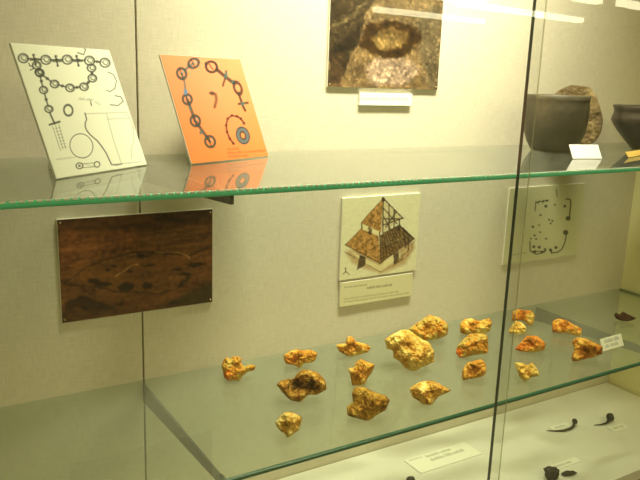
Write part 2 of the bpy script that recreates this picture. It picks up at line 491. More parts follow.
# dark aerial photograph
k = lambda s: T(s, 40, 190, 3.2)
sh = Sheet([(57, 219), (212, 209), (212, 302), (62, 322)], 240, 150, (92, 56, 26))
n = sh.noise(11, 5, 16, 4); n2 = sh.noise(12, 44, 30, 3)
sh.X = sh.X + 8 * (sh.noise(33, 12, 10, 4) - 0.5); sh.Y = sh.Y + 5 * (sh.noise(34, 14, 12, 4) - 0.5)
sh.poly(k("50,90 550,60 550,110 300,125 60,130"), (62, 38, 20), 0.8, 6)
sh.poly(k("300,65 550,60 550,95 420,105"), (52, 36, 22), 0.7, 5)
sh.poly(k("60,140 300,125 300,180 70,270"), (112, 66, 32), 0.7, 8)
sh.poly(k("300,120 550,110 550,180 380,190"), (84, 54, 28), 0.7, 8)
for i in range(16):
    y = 130 + i * 9
    sh.line(k("%d,%d %d,%d %d,%d" % (70, y + 60, 250, y + 12, 520, y - 14)), 0.9, (60, 38, 20) if i % 2 else (126, 80, 44), 0.35, 0.8)
sh.poly(k("75,295 150,245 270,200 380,200 500,215 520,240 485,270 450,310 380,330 290,325 190,312"), (96, 60, 28), 0.8, 3)
sh.line(k("75,295 150,245 210,222 270,200 380,200 470,212 540,185"), 1.6, (40, 26, 14), 0.85, 1)
sh.line(k("75,295 190,312 290,325 380,330 440,312 480,270"), 1.6, (48, 30, 14), 0.8, 1)
sh.line(k("240,272 310,236"), 1.0, (160, 118, 66), 0.9, .8); sh.line(k("360,200 440,198 480,220"), 1.0, (150, 110, 66), 0.8, .8)
for a, rx, ry in (("170,286", 7, 2.6), ("200,300", 9, 3), ("275,308", 7.6, 4.2), ("342,305", 6, 3.2), ("325,212", 6, 1.8), ("500,236", 9, 2.6), ("465,268", 6, 2), ("290,258", 3, 1.2), ("220,255", 3, 1.2), ("235,243", 3, 1), ("345,240", 5, 1.2), ("440,250", 5, 1.5)):
    sh.disc(*k(a)[0], rx, ry, (26, 17, 9), 0.9, soft=1.4)
sh.line(k("450,308 480,275"), 3, (34, 24, 12), 0.8, 2)
sh.poly(k("80,352 140,335 200,355 265,388 190,400 120,370 80,385"), (30, 20, 10), 0.85, 3)
sh.poly(k("360,375 440,345 550,285 550,370"), (38, 34, 14), 0.85, 5)
sh.poly(k("60,385 360,370 360,400 70,425"), (66, 42, 20), 0.7, 4)
sh.mul(-0.35 + 1.6 * n + 1.1 * n2)
wall_board('aerial_photograph', 0.2235, 0.487, 1.097, 1.2695, 0.004, 'dark brown aerial photograph of a dig site, pinned below the upper shelf', 'photograph', sh, 1.5, pins=True)

# reconstruction drawing of a thatched house
k = lambda s: T(s, 335, 185, 4.8)
sh = Sheet([(341, 198), (419, 192.5), (414, 270), (338, 280)], 190, 190, (226, 220, 178))
TH, TD, DK, WL, GR = (172, 128, 68), (128, 88, 36), (70, 50, 28), (226, 214, 158), (178, 140, 82)
sh.poly(k("40,320 80,300 370,275 375,300 330,380 215,425 130,400 75,375"), GR, 0.75, 4)
sh.poly(k("60,310 120,345 205,385 300,330 360,290 300,350 210,415 130,375"), WL, 0.85, 1)
sh.poly(k("110,335 140,345 135,385 95,408"), DK, 0.95, 1)
sh.poly(k("272,330 298,318 300,370 275,385"), DK, 0.9, 1)
sh.poly(k("225,355 270,335 268,360 228,382"), WL, 0.9, 1)
sh.poly(k("118,205 200,235 208,375 40,285"), TH, 1, 1)
sh.poly(k("205,240 300,190 370,255 208,375"), (112, 84, 44), 0.95, 1)
for i in range(11):
    t = i / 10
    sh.line([(k("205,245")[0][0] + t * 19.8, k("205,245")[0][1] - t * 10.4), (k("212,368")[0][0] + t * 32, k("212,368")[0][1] - t * 23)], 0.9, DK, 0.85)
    if i % 2: sh.line([(k("205,270")[0][0] + t * 22, k("205,270")[0][1] - t * 10 + 6), (k("212,300")[0][0] + t * 26, k("212,300")[0][1] - t * 12)], 0.6, (200, 176, 110), 0.5)
sh.poly(k("115,178 205,220 203,245 115,208"), WL, 0.9, 1); sh.poly(k("152,200 168,207 168,240 152,232"), DK, 0.9, 1)
for q in ("118,180 120,208", "205,220 205,245"): sh.line(k(q), 1.3, DK, 0.9)
sh.poly(k("222,62 212,225 115,180 150,135"), TH, 1, 1)
sh.poly(k("222,62 318,155 222,226 215,150"), (206, 190, 140), 0.8, 1)
for q in ("222,60 318,158", "222,62 220,228", "225,110 290,185", "318,156 222,190", "250,90 250,210", "275,115 275,200", "225,160 305,160", "300,160 303,250", "225,228 305,190", "225,150 260,215", "285,125 235,200", "318,205 372,258", "300,190 372,256", "372,256 335,290", "345,255 345,310", "320,220 330,300"): sh.line(k(q), 1.4, DK, 0.85)
for i in range(14):
    r = random.Random(i); x = 60 + r.random() * 130; y = 230 + r.random() * 110
    if y < 300 + (x - 120) * 0.5 and y > 200 + abs(x - 118) * .3: sh.line(k("%f,%f %f,%f" % (x, y, x + 10, y + 14)), 0.9, TD, 0.8)
for i in range(10):
    r = random.Random(50 + i); x = 150 + r.random() * 55; y = 120 + r.random() * 80
    sh.line(k("%f,%f %f,%f" % (x, y, x - 8, y + 16)), 0.9, TD, 0.7)
sh.line(k("40,285 208,375 370,256"), 1.2, DK, 0.8); sh.line(k("40,285 118,206"), 0.8, DK, 0.6); sh.line(k("116,180 222,60"), 0.8, DK, .6)
sh.disc(*k("222,66")[0], 1.8, 2.4, DK); sh.line(k("42,322 130,372 212,418"), 0.8, DK, 0.7); sh.line(k("212,418 330,350 372,300"), 0.8, TD, 0.6)
for i in range(9): sh.line(k("%d,%d %d,%d" % (300 + i * 8, 370 - i * 9, 312 + i * 8, 320 - i * 7)), 0.8, TD, 0.6)
sh.disc(*k("42,398")[0], 0.8, 0.8, DK); sh.line(k("42,402 42,415 30,425"), 0.8, DK); sh.line(k("42,412 60,428"), 0.8, DK)
n = sh.noise(21, 40, 46, 3); dk = (sh.C.mean(-1) < 0.33)
sh.mul(np.where(dk, -0.1 + 2.2 * n, 0.9 + 0.2 * n))
wall_board('house_drawing', 0.7595, 0.955, 1.1045, 1.2725, 0.005, 'drawing of a two-tiered thatched house on a square cream board', 'picture', sh, 0.98, mat=M_CREAM)
k = lambda s: T(s, 330, 260, 7.11)
sh = Sheet([(339, 282), (411, 272.5), (410, 294.5), (339, 307)], 190, 60, (222, 214, 168))
IN = (84, 74, 42)
for q, h, a in (("92,192 262,172", 1.1, .75), ("262,198 438,176", 1.5, .9), ("92,280 485,222", 1.1, .6), ("92,302 555,232", 1.1, .6)):
    (x0, y0), (x1, y1) = k(q); sh.words(x0, y0, x1, y1, h, IN, a, int(x0 + y0))
wall_board('caption_label', 0.763, 0.948, 1.048, 1.0995, 0.005, 'wide cream caption card mounted directly below the thatched house drawing', 'label', sh, 0.96, mat=M_CREAM)

# ground plan drawing
k = lambda s: T(s, 480, 170, 3.694)
sh = Sheet([(508, 188), (583, 183), (576, 254), (502, 265)], 200, 160, (216, 212, 170))
K = (52, 48, 36)
for q, w_ in (("200,118 245,110", 1.2), ("200,115 197,150", 1), ("212,112 208,122", 1), ("228,110 226,120", 1), ("312,106 326,106 329,118 325,172", 1.3), ("315,235 310,265 300,290 285,302 262,305", 1.2), ("180,262 182,298 205,310 235,302", 1.2), ("255,290 262,306", 1.5), ("275,70 278,96", 0.8), ("190,300 240,298", 1)): sh.line(k(q), w_, K, 0.85)
for q, r in (("237,132", 1.7), ("270,127", 1.1), ("307,132", 1.5), ("320,177", 2.6), ("218,165", 1.2), ("250,182", 1.1), ("262,186", 1.1), ("256,196", 1.1), ("190,208", 1.4), ("213,202", 1.0), ("217,228", 1.0), ("197,240", 1.2), ("183,252", 1.0), ("203,253", 1.1), ("240,252", 1.1), ("312,229", 2.7), ("277,285", 1.7), ("195,282", 1.6), ("215,284", 1.6), ("237,292", 1.4), ("258,295", 1.6), ("200,300", 1.5), ("225,303", 1.3), ("240,112", 1.2)):
    sh.disc(*k(q)[0], r, r * 0.9, K, 0.85)
sh.words(*k("115,315")[0], *k("170,305")[0], 1.0, K, 0.5, 3)
wall_board('ground_plan', 1.2175, 1.479, 1.086, 1.269, 0.004, 'cream plan drawing of dotted post holes, mounted at the right below the bowls', 'picture', sh, 0.92, mat=M_CREAM)

# drawing of chains on the upper shelf
a_ = lambda s: T(s, 10, 40, 6.8625); b_ = lambda s: T(s, 0, 30, 2.667); c_ = lambda s: T(s, 70, 100, 4.8)
sh = Sheet([(10.5, 44), (107, 52), (147, 165.5), (56.5, 180)], 230, 260, (244, 246, 222))
K = (58, 60, 48); G2 = (150, 152, 128)
def chain(sh, pts, r, col, w=1.5):
    for i, (x, y) in enumerate(pts):
        sh.ring(x, y, r * 1.15, r, w, col, 0.9, 0.3)
        sh.ring(x + .6, y - .4, r * 0.6, r * 0.55, 1.3, col, 0.6, 0.5); sh.line([(x - r, y - r * .4), (x + r * .6, y + r * .7)], 0.8, col, .5)
        if i:
            x0, y0 = pts[i - 1]; L = math.hypot(x - x0, y - y0); f = (r + .3) / L
            A = (x0 + (x - x0) * f, y0 + (y - y0) * f); B = (x - (x - x0) * f, y - (y - y0) * f)
            sh.line([A, B], 1.6, col, 0.85); sh.disc((A[0] + B[0]) / 2, (A[1] + B[1]) / 2, 1.7, 1.6, col, 0.8)
chain(sh, a_("88,130 240,142 385,142 535,150") + [(103, 64)], 4.2, K)
for q in ("165,140", "315,150", "455,150"):
    x, y = a_(q)[0]; sh.line([(x - 1.5, y - 5), (x + 1, y + 5)], 1.6, K, .9); sh.line([(x - 4, y), (x + 4, y)], 2.6, K, .8); sh.disc(x - 1, y - 4.5, 1.5, 1.3, K, .7); sh.disc(x + .8, y + 4.5, 1.3, 1.2, K, .7)
chain(sh, [(36, 66)] + a_("200,230 300,305 405,332 500,325") + [(91, 79), (90, 69)], 3.6, K)
sh.line(a_("125,165 135,185 150,180 155,200 135,210"), 1.2, K, .9)
chain(sh, a_("195,225 225,345 262,475"), 3.4, K)
sh.line([(49, 113), (54, 124)], 1.8, K, .9); sh.line([(49, 125), (59, 122)], 2.2, K, .9)
for i in range(3): sh.line([(52 + i * 3, 127 - i), (60 + i * 2.6, 151 - i)], 0.7, K, 0.7)
for i in range(7): sh.line([(54 + i * 1.2, 129 + i * 3.2), (60 + i * 1.0, 128 + i * 3.2)], 0.5, K, .6)
sh.ring(67.5, 110.6, 4.3, 5.4, 1.8, K, .9, -.2)
sh.line([(76, 54), (82, 56), (84, 51), (81, 49)], 1.1, K, .9)
sh.line(b_("283,115 298,122 306,138 302,158 290,166 281,163"), 1.0, K, .85)
sh.line(b_("291,201 312,203 325,192 318,180 303,177"), 1.1, K, .85)
sh.words(78, 100, 92, 101.5, 1.5, K, .6, 9); sh.line([(89.5, 102), (90.5, 106)], 1, K); sh.words(94, 103, 101, 107, 1.4, K, .4, 10)
sh.ring(81, 146.6, 11.2, 12.6, 0.9, K, .9, -.5)
sh.line(c_("68,65 72,78 76,95 70,112 70,130 78,150 95,170 130,200 152,228 172,258 188,292 200,316 225,318 250,312"), 1.3, K, .9)
for q in ("75,68 265,62", "175,95 280,90", "170,70 178,95 205,190 245,305", "300,130 305,200 292,240 295,285", "265,62 285,100 300,140", "200,316 345,302"): sh.line(c_(q), 0.8, G2, .6)
sh.ring(79.4, 167, 3.4, 3, 1.2, K, .9); sh.disc(79.4, 167, 1.5, 1.4, K, .8); sh.ring(97, 165.6, 2.8, 2.8, 1.2, K, .9)
sh.line([(82, 165), (95, 164)], .7, K, .8); sh.line([(82, 169), (95, 168)], .7, K, .8); sh.line([(84, 165), (93, 168)], .5, K, .5)
sh.words(56, 161, 75, 158.5, 1.0, K, .5, 12)
leaning_card('jewellery_drawing', (0.1789, -0.2440), (0.3272, -0.1371), 0.1720, 21.0, 'white card with ink drawings of chains and a vase, leaning on the upper shelf', 'picture card', sh, M_PAPER, 0.95)

# orange photo card
a_ = lambda s: T(s, 155, 50, 8); b_ = lambda s: T(s, 140, 40, 3); c_ = lambda s: T(s, 190, 100, 5.333)
sh = Sheet([(159.3, 55), (239, 61), (268.5, 157), (191.7, 165)], 200, 220, (240, 144, 96))
sh.put(sh.V * 0.9, (238, 128, 60)); sh.put(np.clip(0.5 - np.hypot(sh.U - .5, sh.V - .35), 0, 1), (244, 150, 116), .6)
K = (44, 38, 30); BL = (74, 104, 98)
P = a_("305,115 210,195 255,400") + b_("165,245 210,308")
sh.line([P[0], a_("255,150")[0], P[1]], 3, BL, .85); sh.line([P[1], a_("232,260")[0], a_("240,335")[0], P[2]], 2.2, BL, .85)
sh.line([P[2], P[3]], 3.0, K, .85); sh.line([P[3], P[4]], 3.0, K, .85); sh.line([P[2], P[3]], 1.0, BL, .7); sh.line([P[3], P[4]], 1.0, BL, .7)
for (x, y), (rx, ry) in zip(P, ((5.2, 4.4), (4.4, 5.4), (4.4, 5.0), (4.6, 5.4), (4.8, 5.6))): sh.ring(x, y, rx, ry, 2.4, K, .95, -.4); sh.ring(x, y, rx, ry, 0.9, BL, .7, -.4); sh.line([(x - rx * .5, y - ry), (x + rx * .3, y + ry)], 1.2, K, .8); sh.disc(x + rx * .3, y - ry * .3, 1.3, 1.6, (200, 160, 130), .6)
sh.disc(*a_("240,340")[0], 2.2, 3, (96, 132, 160), .9); sh.disc(*b_("150,205")[0], 1.6, 2, BL, .9); sh.disc(*b_("182,280")[0], 1.8, 2, BL, .9)
sh.ring(*a_("448,145")[0], 5.6, 5, 2.4, K, .95, .6); sh.disc(*a_("405,120")[0], 1.6, 2, K, .9); sh.line(a_("430,125 460,165"), 1.4, K, .8)
sh.line(a_("490,165 560,225 625,275"), 3.4, K, .9); sh.line(a_("565,180 560,225 540,295"), 2.2, K, .85); sh.disc(*a_("625,265")[0], 2.2, 2, BL, .9); sh.disc(*a_("565,205")[0], 1.4, 2.6, BL, .9); sh.disc(*a_("565,225")[0], 2.6, 1.2, BL, .7)
sh.ring(*b_("292,148")[0], 3.4, 6, 2.4, K, .9, -.4); sh.line(b_("295,165 307,200 315,215"), 2.4, K, .9); sh.line(b_("295,195 322,192"), 2.4, K, .9); sh.disc(*b_("307,195")[0], 2, 2, BL, .8)
sh.line(a_("440,350 480,360 490,400 475,465"), 3, (96, 66, 40), .85, 1); sh.disc(*a_("455,355")[0], 2.4, 2, K, .7)
q = c_("287,130 270,105 250,93 222,88 200,105 192,140 197,175 212,212 232,238")
sh.line(q, 1.8, (90, 42, 28), .9)
for i in range(len(q)): sh.disc(*q[i], 1.5, 1.5, (90, 40, 28), .9)
sh.ring(*c_("282,195")[0], 4.6, 6.6, 4.0, (84, 104, 108), .95, -.35); sh.ring(*c_("282,195")[0], 2.4, 3.8, 1.2, K, .9, -.35); sh.ring(*c_("282,195")[0], 6.4, 8.4, 1.0, K, .8, -.35)
for yy, x1, sd in ((273, 272, 1), (293, 400, 2), (312, 312, 3)):
    (u0, v0), (u1, v1) = c_("202,%d %d,%f" % (yy, x1, yy - (x1 - 202) * .06)); sh.words(u0, v0, u1, v1, 1.3, (120, 50, 14), .8, sd)
leaning_card('jewellery_photo_card', (0.3916, -0.1488), (0.5554, -0.0809), 0.1720, 23.0, 'orange card with a photo of beaded chains and rings, leaning on the upper shelf', 'picture card', sh, M_BOARD, 0.9)

# small labels
def plain(nx, ny, lines, base=(246, 242, 214), ink=(110, 110, 90), a=.8):
    s = Sheet([(0, 0), (nx, 0), (nx, ny), (0, ny)], nx, ny, base)
    for i, (x0, y, x1, h) in enumerate(lines): s.words(x0, y, x1, y, h, ink, a, i + nx)
    return s
leaning_card('small_label', (1.1141, -0.2530), (1.1776, -0.2692), 0.0300, 34.0, 'blank white tent label in front of the large dark bowl', 'label', None, M_PAPER, thick=0.0012)
leaning_card('small_label', (1.2276, -0.2904), (1.2986, -0.2883), 0.0260, 24.0, 'small white label with two lines of print, at the right end of the lower shelf', 'label',
             plain(120, 56, [(20, 22, 100, 10), (20, 44, 104, 9)], ink=(90, 110, 120)), M_PAPER, 0.95, thick=0.0012, z=0.971)
leaning_card('small_label', (1.2564, -0.2717), (1.3876, -0.2285), 0.013, 40, 'small yellowish label lying before the dark bowl at the right edge', 'label', None, pbr('yellow_card', (0.85, 0.58, 0.14), 0.5), thick=0.0012)
def flat_label(a, b, c, d, label, lines, nx, ny):
    """card lying on the platform; corners a (back left) b (back right) c (front right) d (front left)"""
    W = (math.dist(a, b) + math.dist(c, d)) / 2; H = (math.dist(a, d) + math.dist(b, c)) / 2
    cx, cy = (a[0] + b[0] + c[0] + d[0]) / 4, (a[1] + b[1] + c[1] + d[1]) / 4
    o = empty('flat_label', (cx, cy, 0.6972), math.atan2(b[1] - a[1], b[0] - a[0]))
    tag(o, label, 'label')
    box_obj('card', (-W / 2, -H / 2, 0), (W / 2, H / 2, 0.0025), M_PAPER, o, bev=0.0003)
    p = print_face('printed_face', plain(nx, ny, lines, base=(250, 247, 226), ink=(140, 136, 96)), W - .001, H - .001, o, 0.95)
    p.rotation_euler = (-PI / 2, 0, 0); p.location = (0, -H / 2 + 0.0005, 0.0028)
flat_label((0.908, -0.069), (1.081, -0.070), (1.074, -0.127), (0.901, -0.128), 'long cream label with two lines of print, lying at the back of the platform', [(52, 14, 120, 6), (52, 30, 150, 6), (8, 8, 44, 3)], 170, 56)
flat_label((1.312, -0.113), (1.373, -0.115), (1.367, -0.134), (1.307, -0.134), 'small cream label lying behind the long curved iron pin', [(12, 16, 60, 6)], 70, 24)
flat_label((1.442, -0.182), (1.491, -0.184), (1.489, -0.203), (1.433, -0.204), 'small cream label lying beside the short iron pin at the far right', [(10, 16, 50, 6)], 60, 24)
flat_label((1.165, -0.236), (1.250, -0.238), (1.252, -0.254), (1.168, -0.256), 'narrow cream label lying just behind the rounded iron lump', [(12, 15, 80, 6)], 95, 22)

# ------------------------------------------------------------------ iron finds on the platform
def find(name, loc, label, cat, V, F):
    o = link_mesh(name, V, F, M_IRON, None, True); o.location = loc
    return tag(o, label, cat)
ZP = 0.6973
# long pin with a curled head
o = empty('iron_pin', (1.34, -0.145, ZP)); tag(o, 'long curved dark iron pin with a knob head, on the platform', 'pin')
pts = [(-0.046, 0.024, 0.0015), (-0.032, 0.012, 0.0025), (-0.012, 0.001, 0.0035), (0.010, 0.000, 0.004), (0.022, 0.002, 0.006), (0.030, 0.007, 0.009), (0.035, 0.010, 0.013)]
link_mesh('shaft', *tube(pts, [.0008, .0018, .0026, .0028, .0030, .0036, .004]), M_IRON, o, True)
bm = bmesh.new(); bmesh.ops.create_icosphere(bm, subdivisions=3, radius=0.0065)
for v in bm.verts: v.co = v.co * (1 + 0.25 * noise.noise(v.co * 160)) + Vector((0.037, 0.011, 0.0120))
link_bm('knob', bm, M_IRON, o, True)
o = empty('iron_pin', (1.455, -0.165, ZP)); tag(o, 'short dark iron pin with a broad lumpy head, nearest the case end', 'pin')
pts = [(-0.034, 0.008, 0.0014), (-0.020, 0.000, 0.003), (-0.004, -0.003, 0.0045), (0.008, -0.001, 0.007), (0.016, 0.003, 0.010)]
link_mesh('shaft', *tube(pts, [.0008, .0016, .0024, .004, .006]), M_IRON, o, True)
bm = bmesh.new(); bmesh.ops.create_icosphere(bm, subdivisions=3, radius=0.010)
for v in bm.verts:
    v.co = Vector((v.co.x * 1.1, v.co.y * .8, v.co.z * 1.0)) * (1 + 0.35 * noise.noise(v.co * 120)) + Vector((0.020, 0.004, 0.0125))
link_bm('head', bm, M_IRON, o, True)
def lump(name, loc, sx, sy, sz, label, cat, seed, rz=0, hollow=False):
    bm = bmesh.new(); bmesh.ops.create_icosphere(bm, subdivisions=4, radius=1)
    for v in bm.verts:
        q = v.co.copy(); f = 1 + 0.28 * noise.fractal(q * 1.7 + Vector((seed, 0, 0)), 1, 2, 4)
        v.co = Vector((q.x * sx, q.y * sy, q.z * sz)) * f
        if hollow and q.z > 0.3: v.co.z -= (q.z - 0.3) * sz * 1.1
    zm = min(v.co.z for v in bm.verts)
    for v in bm.verts: v.co.z = max(v.co.z - zm - sz * 0.15, 0)
    o = link_bm(name, bm, M_IRON, None, True); o.location = loc; o.rotation_euler = (0, 0, rz)
    return tag(o, label, cat)
lump('iron_lump', (1.135, -0.272, ZP), 0.017, 0.014, 0.017, 'rounded dark iron lump at the front edge of the platform', 'iron find', 3.0, hollow=True)
lump('iron_flake', (1.182, -0.279, ZP), 0.016, 0.007, 0.004, 'small flat oval iron flake right of the rounded lump', 'iron find', 7.0, rz=-0.25)
lump('iron_crumb', (0.866, -0.140, ZP), 0.010, 0.007, 0.006, 'tiny dark iron crumb in front of the long cream label', 'iron find', 9.0)

# ------------------------------------------------------------------ dark pottery on the upper shelf
M_POT = pbr('smoky_dark_pottery', (0.115, 0.095, 0.06), 0.48, bump=0.5, bscale=90, spec=0.5, scale=14,
            ramp=[(0.3, (0.045, 0.037, 0.02)), (0.55, (0.095, 0.078, 0.042)), (0.75, (0.15, 0.12, 0.06))])
M_POT2 = pbr('burnished_dark_pottery', (0.08, 0.065, 0.045), 0.32, bump=0.3, bscale=60, spec=0.6, scale=10,
             ramp=[(0.35, (0.035, 0.028, 0.02)), (0.6, (0.09, 0.07, 0.045)), (0.8, (0.15, 0.11, 0.06))])
M_SHERD = pbr('mottled_brown_sherd', (0.2, 0.13, 0.06), 0.8, bump=0.8, bscale=140, scale=22,
              ramp=[(0.3, (0.06, 0.04, 0.015)), (0.48, (0.15, 0.10, 0.035)), (0.64, (0.34, 0.25, 0.10)), (0.78, (0.10, 0.065, 0.02))])
def pot(name, loc, outer, th, label, mat, seed):
    inner = [(max(r - th, 0.0), z) for r, z in outer[1:]][::-1]
    prof = [(0.0, 0.0)] + outer + [((outer[-1][0] - th * 0.5), outer[-1][1] + 0.0015)] + inner + [(0.0, inner[-1][1] + th)]
    V, F = lathe(prof, 96, wob=0.03, seed=seed)
    o = link_mesh(name, V, F, mat, None, True); o.location = loc
    return tag(o, label, 'bowl')
pot('pottery_bowl', (1.205, -0.125, 1.3675), [(0.040, 0.0), (0.0455, 0.003), (0.0545, 0.018), (0.0610, 0.038), (0.0640, 0.060), (0.0648, 0.084), (0.0640, 0.095), (0.0635, 0.105), (0.0650, 0.1140)], 0.0055,
    'large dark steep-sided pottery bowl standing behind the white tent label', M_POT, 1.0)
pot('pottery_bowl', (1.468, -0.170, 1.3675), [(0.034, 0.0), (0.038, 0.003), (0.054, 0.020), (0.071, 0.040), (0.081, 0.055), (0.0855, 0.065), (0.0840, 0.073), (0.0815, 0.080), (0.0815, 0.087), (0.0860, 0.096)], 0.006,
    'glossy dark shouldered pottery bowl cut off by the right edge of the view', M_POT2, 4.0)

# ------------------------------------------------------------------ broken pieces: outline, thickness and worn relief
def fragment_mesh(pts, tilt, thick, seed, rough=1.0, feats=(), bend=0.0, facet=1.0):
    """solid lump whose outline (mm, seen along a line dipping by tilt degrees) is pts"""
    rnd = random.Random(seed)
    P = [Vector((a * .001, b * .001)) for a, b in pts]
    # resample and roughen the outline
    Q = []
    n = len(P)
    for i in range(n):
        p0, p1, p2, p3 = P[i - 1], P[i], P[(i + 1) % n], P[(i + 2) % n]
        m = max(2, int((p2 - p1).length / 0.0022))
        for j in range(m):
            t = j / m
            c = 0.5 * (2 * p1 + (p2 - p0) * t * .7 + (2 * p0 - 5 * p1 + 4 * p2 - p3) * t * t * .7 + (3 * p1 - p0 - 3 * p2 + p3) * t ** 3 * .7)
            l = p1.lerp(p2, t); c = l * .5 + (p1.lerp(p2, t) if c.length > 1 else c) * .5
            nz = noise.noise(Vector((c.x * 260 + seed * 7, c.y * 260, 0)))
            Q.append(c + Vector((noise.noise(Vector((c.x * 200, c.y * 200, seed))), nz)) * 0.0010 * rough)
    qa = np.array([(v.x, v.y) for v in Q])
    def inside(x, y):
        c = False; j = len(qa) - 1
        for i in range(len(qa)):
            if (qa[i, 1] > y) != (qa[j, 1] > y) and x < (qa[j, 0] - qa[i, 0]) * (y - qa[i, 1]) / (qa[j, 1] - qa[i, 1]) + qa[i, 0]: c = not c
            j = i
        return c
    qb = np.roll(qa, -1, 0)
    def edge(x, y):
        d = qb - qa; t = np.clip(((x - qa[:, 0]) * d[:, 0] + (y - qa[:, 1]) * d[:, 1]) / ((d ** 2).sum(1) + 1e-12), 0, 1)
        return float(np.hypot(x - qa[:, 0] - t * d[:, 0], y - qa[:, 1] - t * d[:, 1]).min())
    st = 0.0017
    ip = []
    y = qa[:, 1].min(); row = 0
    while y < qa[:, 1].max():
        x = qa[:, 0].min() + (row % 2) * st / 2
        while x < qa[:, 0].max():
            xx, yy = x + rnd.uniform(-.2, .2) * st, y + rnd.uniform(-.2, .2) * st
            if inside(xx, yy) and edge(xx, yy) > st * 0.5: ip.append((xx, yy))
            x += st
        y += st * 0.87; row += 1
    nb = len(Q)
    vin = [Vector((v.x, v.y)) for v in Q] + [Vector(p) for p in ip]
    vo, _, fo, ov, _, _ = delaunay_2d_cdt(vin, [], [list(range(nb))], 1, 1e-7)
    isb = [any(k < nb for k in o) for o in ov]
    D = [0.0 if b else edge(v.x, v.y) for v, b in zip(vo, isb)]
    R = max(D) * 0.8
    sv = Vector((seed * 3.1, seed * 1.7, seed * .9))
    def relief(p, side):
        q = Vector((p.x, p.y, side * 0.02))
        vd, _ = noise.voronoi(q * 75 + sv)
        f = (vd[1] - vd[0])
        big = noise.noise(q * 55 + sv)
        fine = noise.fractal(q * 260 + sv, 0.9, 2.1, 5)
        ridge = noise.ridged_multi_fractal(q * 90 + sv, 0.9, 2.1, 4, 0.9, 2.0)
        med = noise.noise(q * 130 + sv)
        return (0.0080 * big + 0.0036 * med + 0.0045 * min(f, .8) * facet + 0.0022 * fine + 0.0024 * (ridge - 1.0)) * rough
    co, faces, idf, idb = [], [], {}, {}
    b = math.radians(tilt)
    def world(u, wd, v):
        return (u, wd * math.cos(b) + v * math.sin(b), v * math.cos(b) - wd * math.sin(b))
    for i, v in enumerate(vo):
        t = min(D[i] / R, 1.0)
        prof = math.sqrt(max(0.0, 1 - (1 - t) ** 2))
        k = min(1.0, D[i] / 0.004)
        bump = sum(am * .001 * math.exp(-((v.x * 1000 - fx) ** 2 + (v.y * 1000 - fy) ** 2) / (2 * fr * fr)) for fx, fy, fr, am in feats)
        bd = bend * v.x * v.x
        if isb[i]:
            idf[i] = idb[i] = len(co); co.append(world(v.x, bd, v.y))
        else:
            idf[i] = len(co); co.append(world(v.x, bd - (thick * prof + (relief(v, -1) + bump) * k), v.y))
            idb[i] = len(co); co.append(world(v.x, bd + max(thick * 0.7 * prof + relief(v, 1) * k * .6, 0.0008), v.y))
    for f in fo:
        faces.append([idf[i] for i in f])
        if not all(isb[i] for i in f): faces.append([idb[i] for i in f][::-1])
    zs = min(c[2] for c in co)
    co = [(x, y, max(z - zs - 0.0015, 0.0)) for x, y, z in co]
    return co, faces, -zs - 0.0015
def clay(name, pale, mid, red, dark, pos=(0.36, 0.45, 0.54, 0.66), sc=48):
    g = 1.0 if name.startswith(('dark', 'charred')) else 1.16
    pale, mid, red, dark = [(min(c[0] * g, 1), min(c[1] * g, .9), c[2] * 0.95) for c in (pale, mid, red, dark)]
    return pbr(name, mid, 0.85, bump=1.0, bscale=420, scale=sc, spec=0.03,
               ramp=[(pos[0], dark), (pos[1], red), (pos[2], mid), (pos[3], pale)])
CLAY = {
 'o': clay('ochre_daub', (0.80, 0.60, 0.22), (0.62, 0.36, 0.075), (0.55, 0.24, 0.04), (0.26, 0.11, 0.02)),
 'p': clay('pale_speckled_daub', (0.95, 0.80, 0.40), (0.85, 0.62, 0.20), (0.62, 0.33, 0.07), (0.30, 0.14, 0.03), sc=60),
 'y': clay('yellow_daub', (0.90, 0.74, 0.32), (0.72, 0.50, 0.14), (0.66, 0.40, 0.09), (0.40, 0.20, 0.04)),
 'g': clay('olive_ochre_daub', (0.66, 0.50, 0.16), (0.50, 0.33, 0.08), (0.60, 0.26, 0.04), (0.25, 0.12, 0.02)),
 'd': clay('brown_scorched_daub', (0.74, 0.50, 0.13), (0.42, 0.22, 0.045), (0.30, 0.14, 0.03), (0.10, 0.05, 0.012)),
 'r': clay('red_orange_daub', (0.80, 0.52, 0.15), (0.66, 0.33, 0.06), (0.60, 0.20, 0.035), (0.28, 0.11, 0.02)),
 'b': clay('dark_brown_sherd', (0.14, 0.07, 0.04), (0.10, 0.05, 0.03), (0.08, 0.038, 0.02), (0.05, 0.025, 0.015)),
}
GRP = 'ochre clay fragments on the lower shelf'
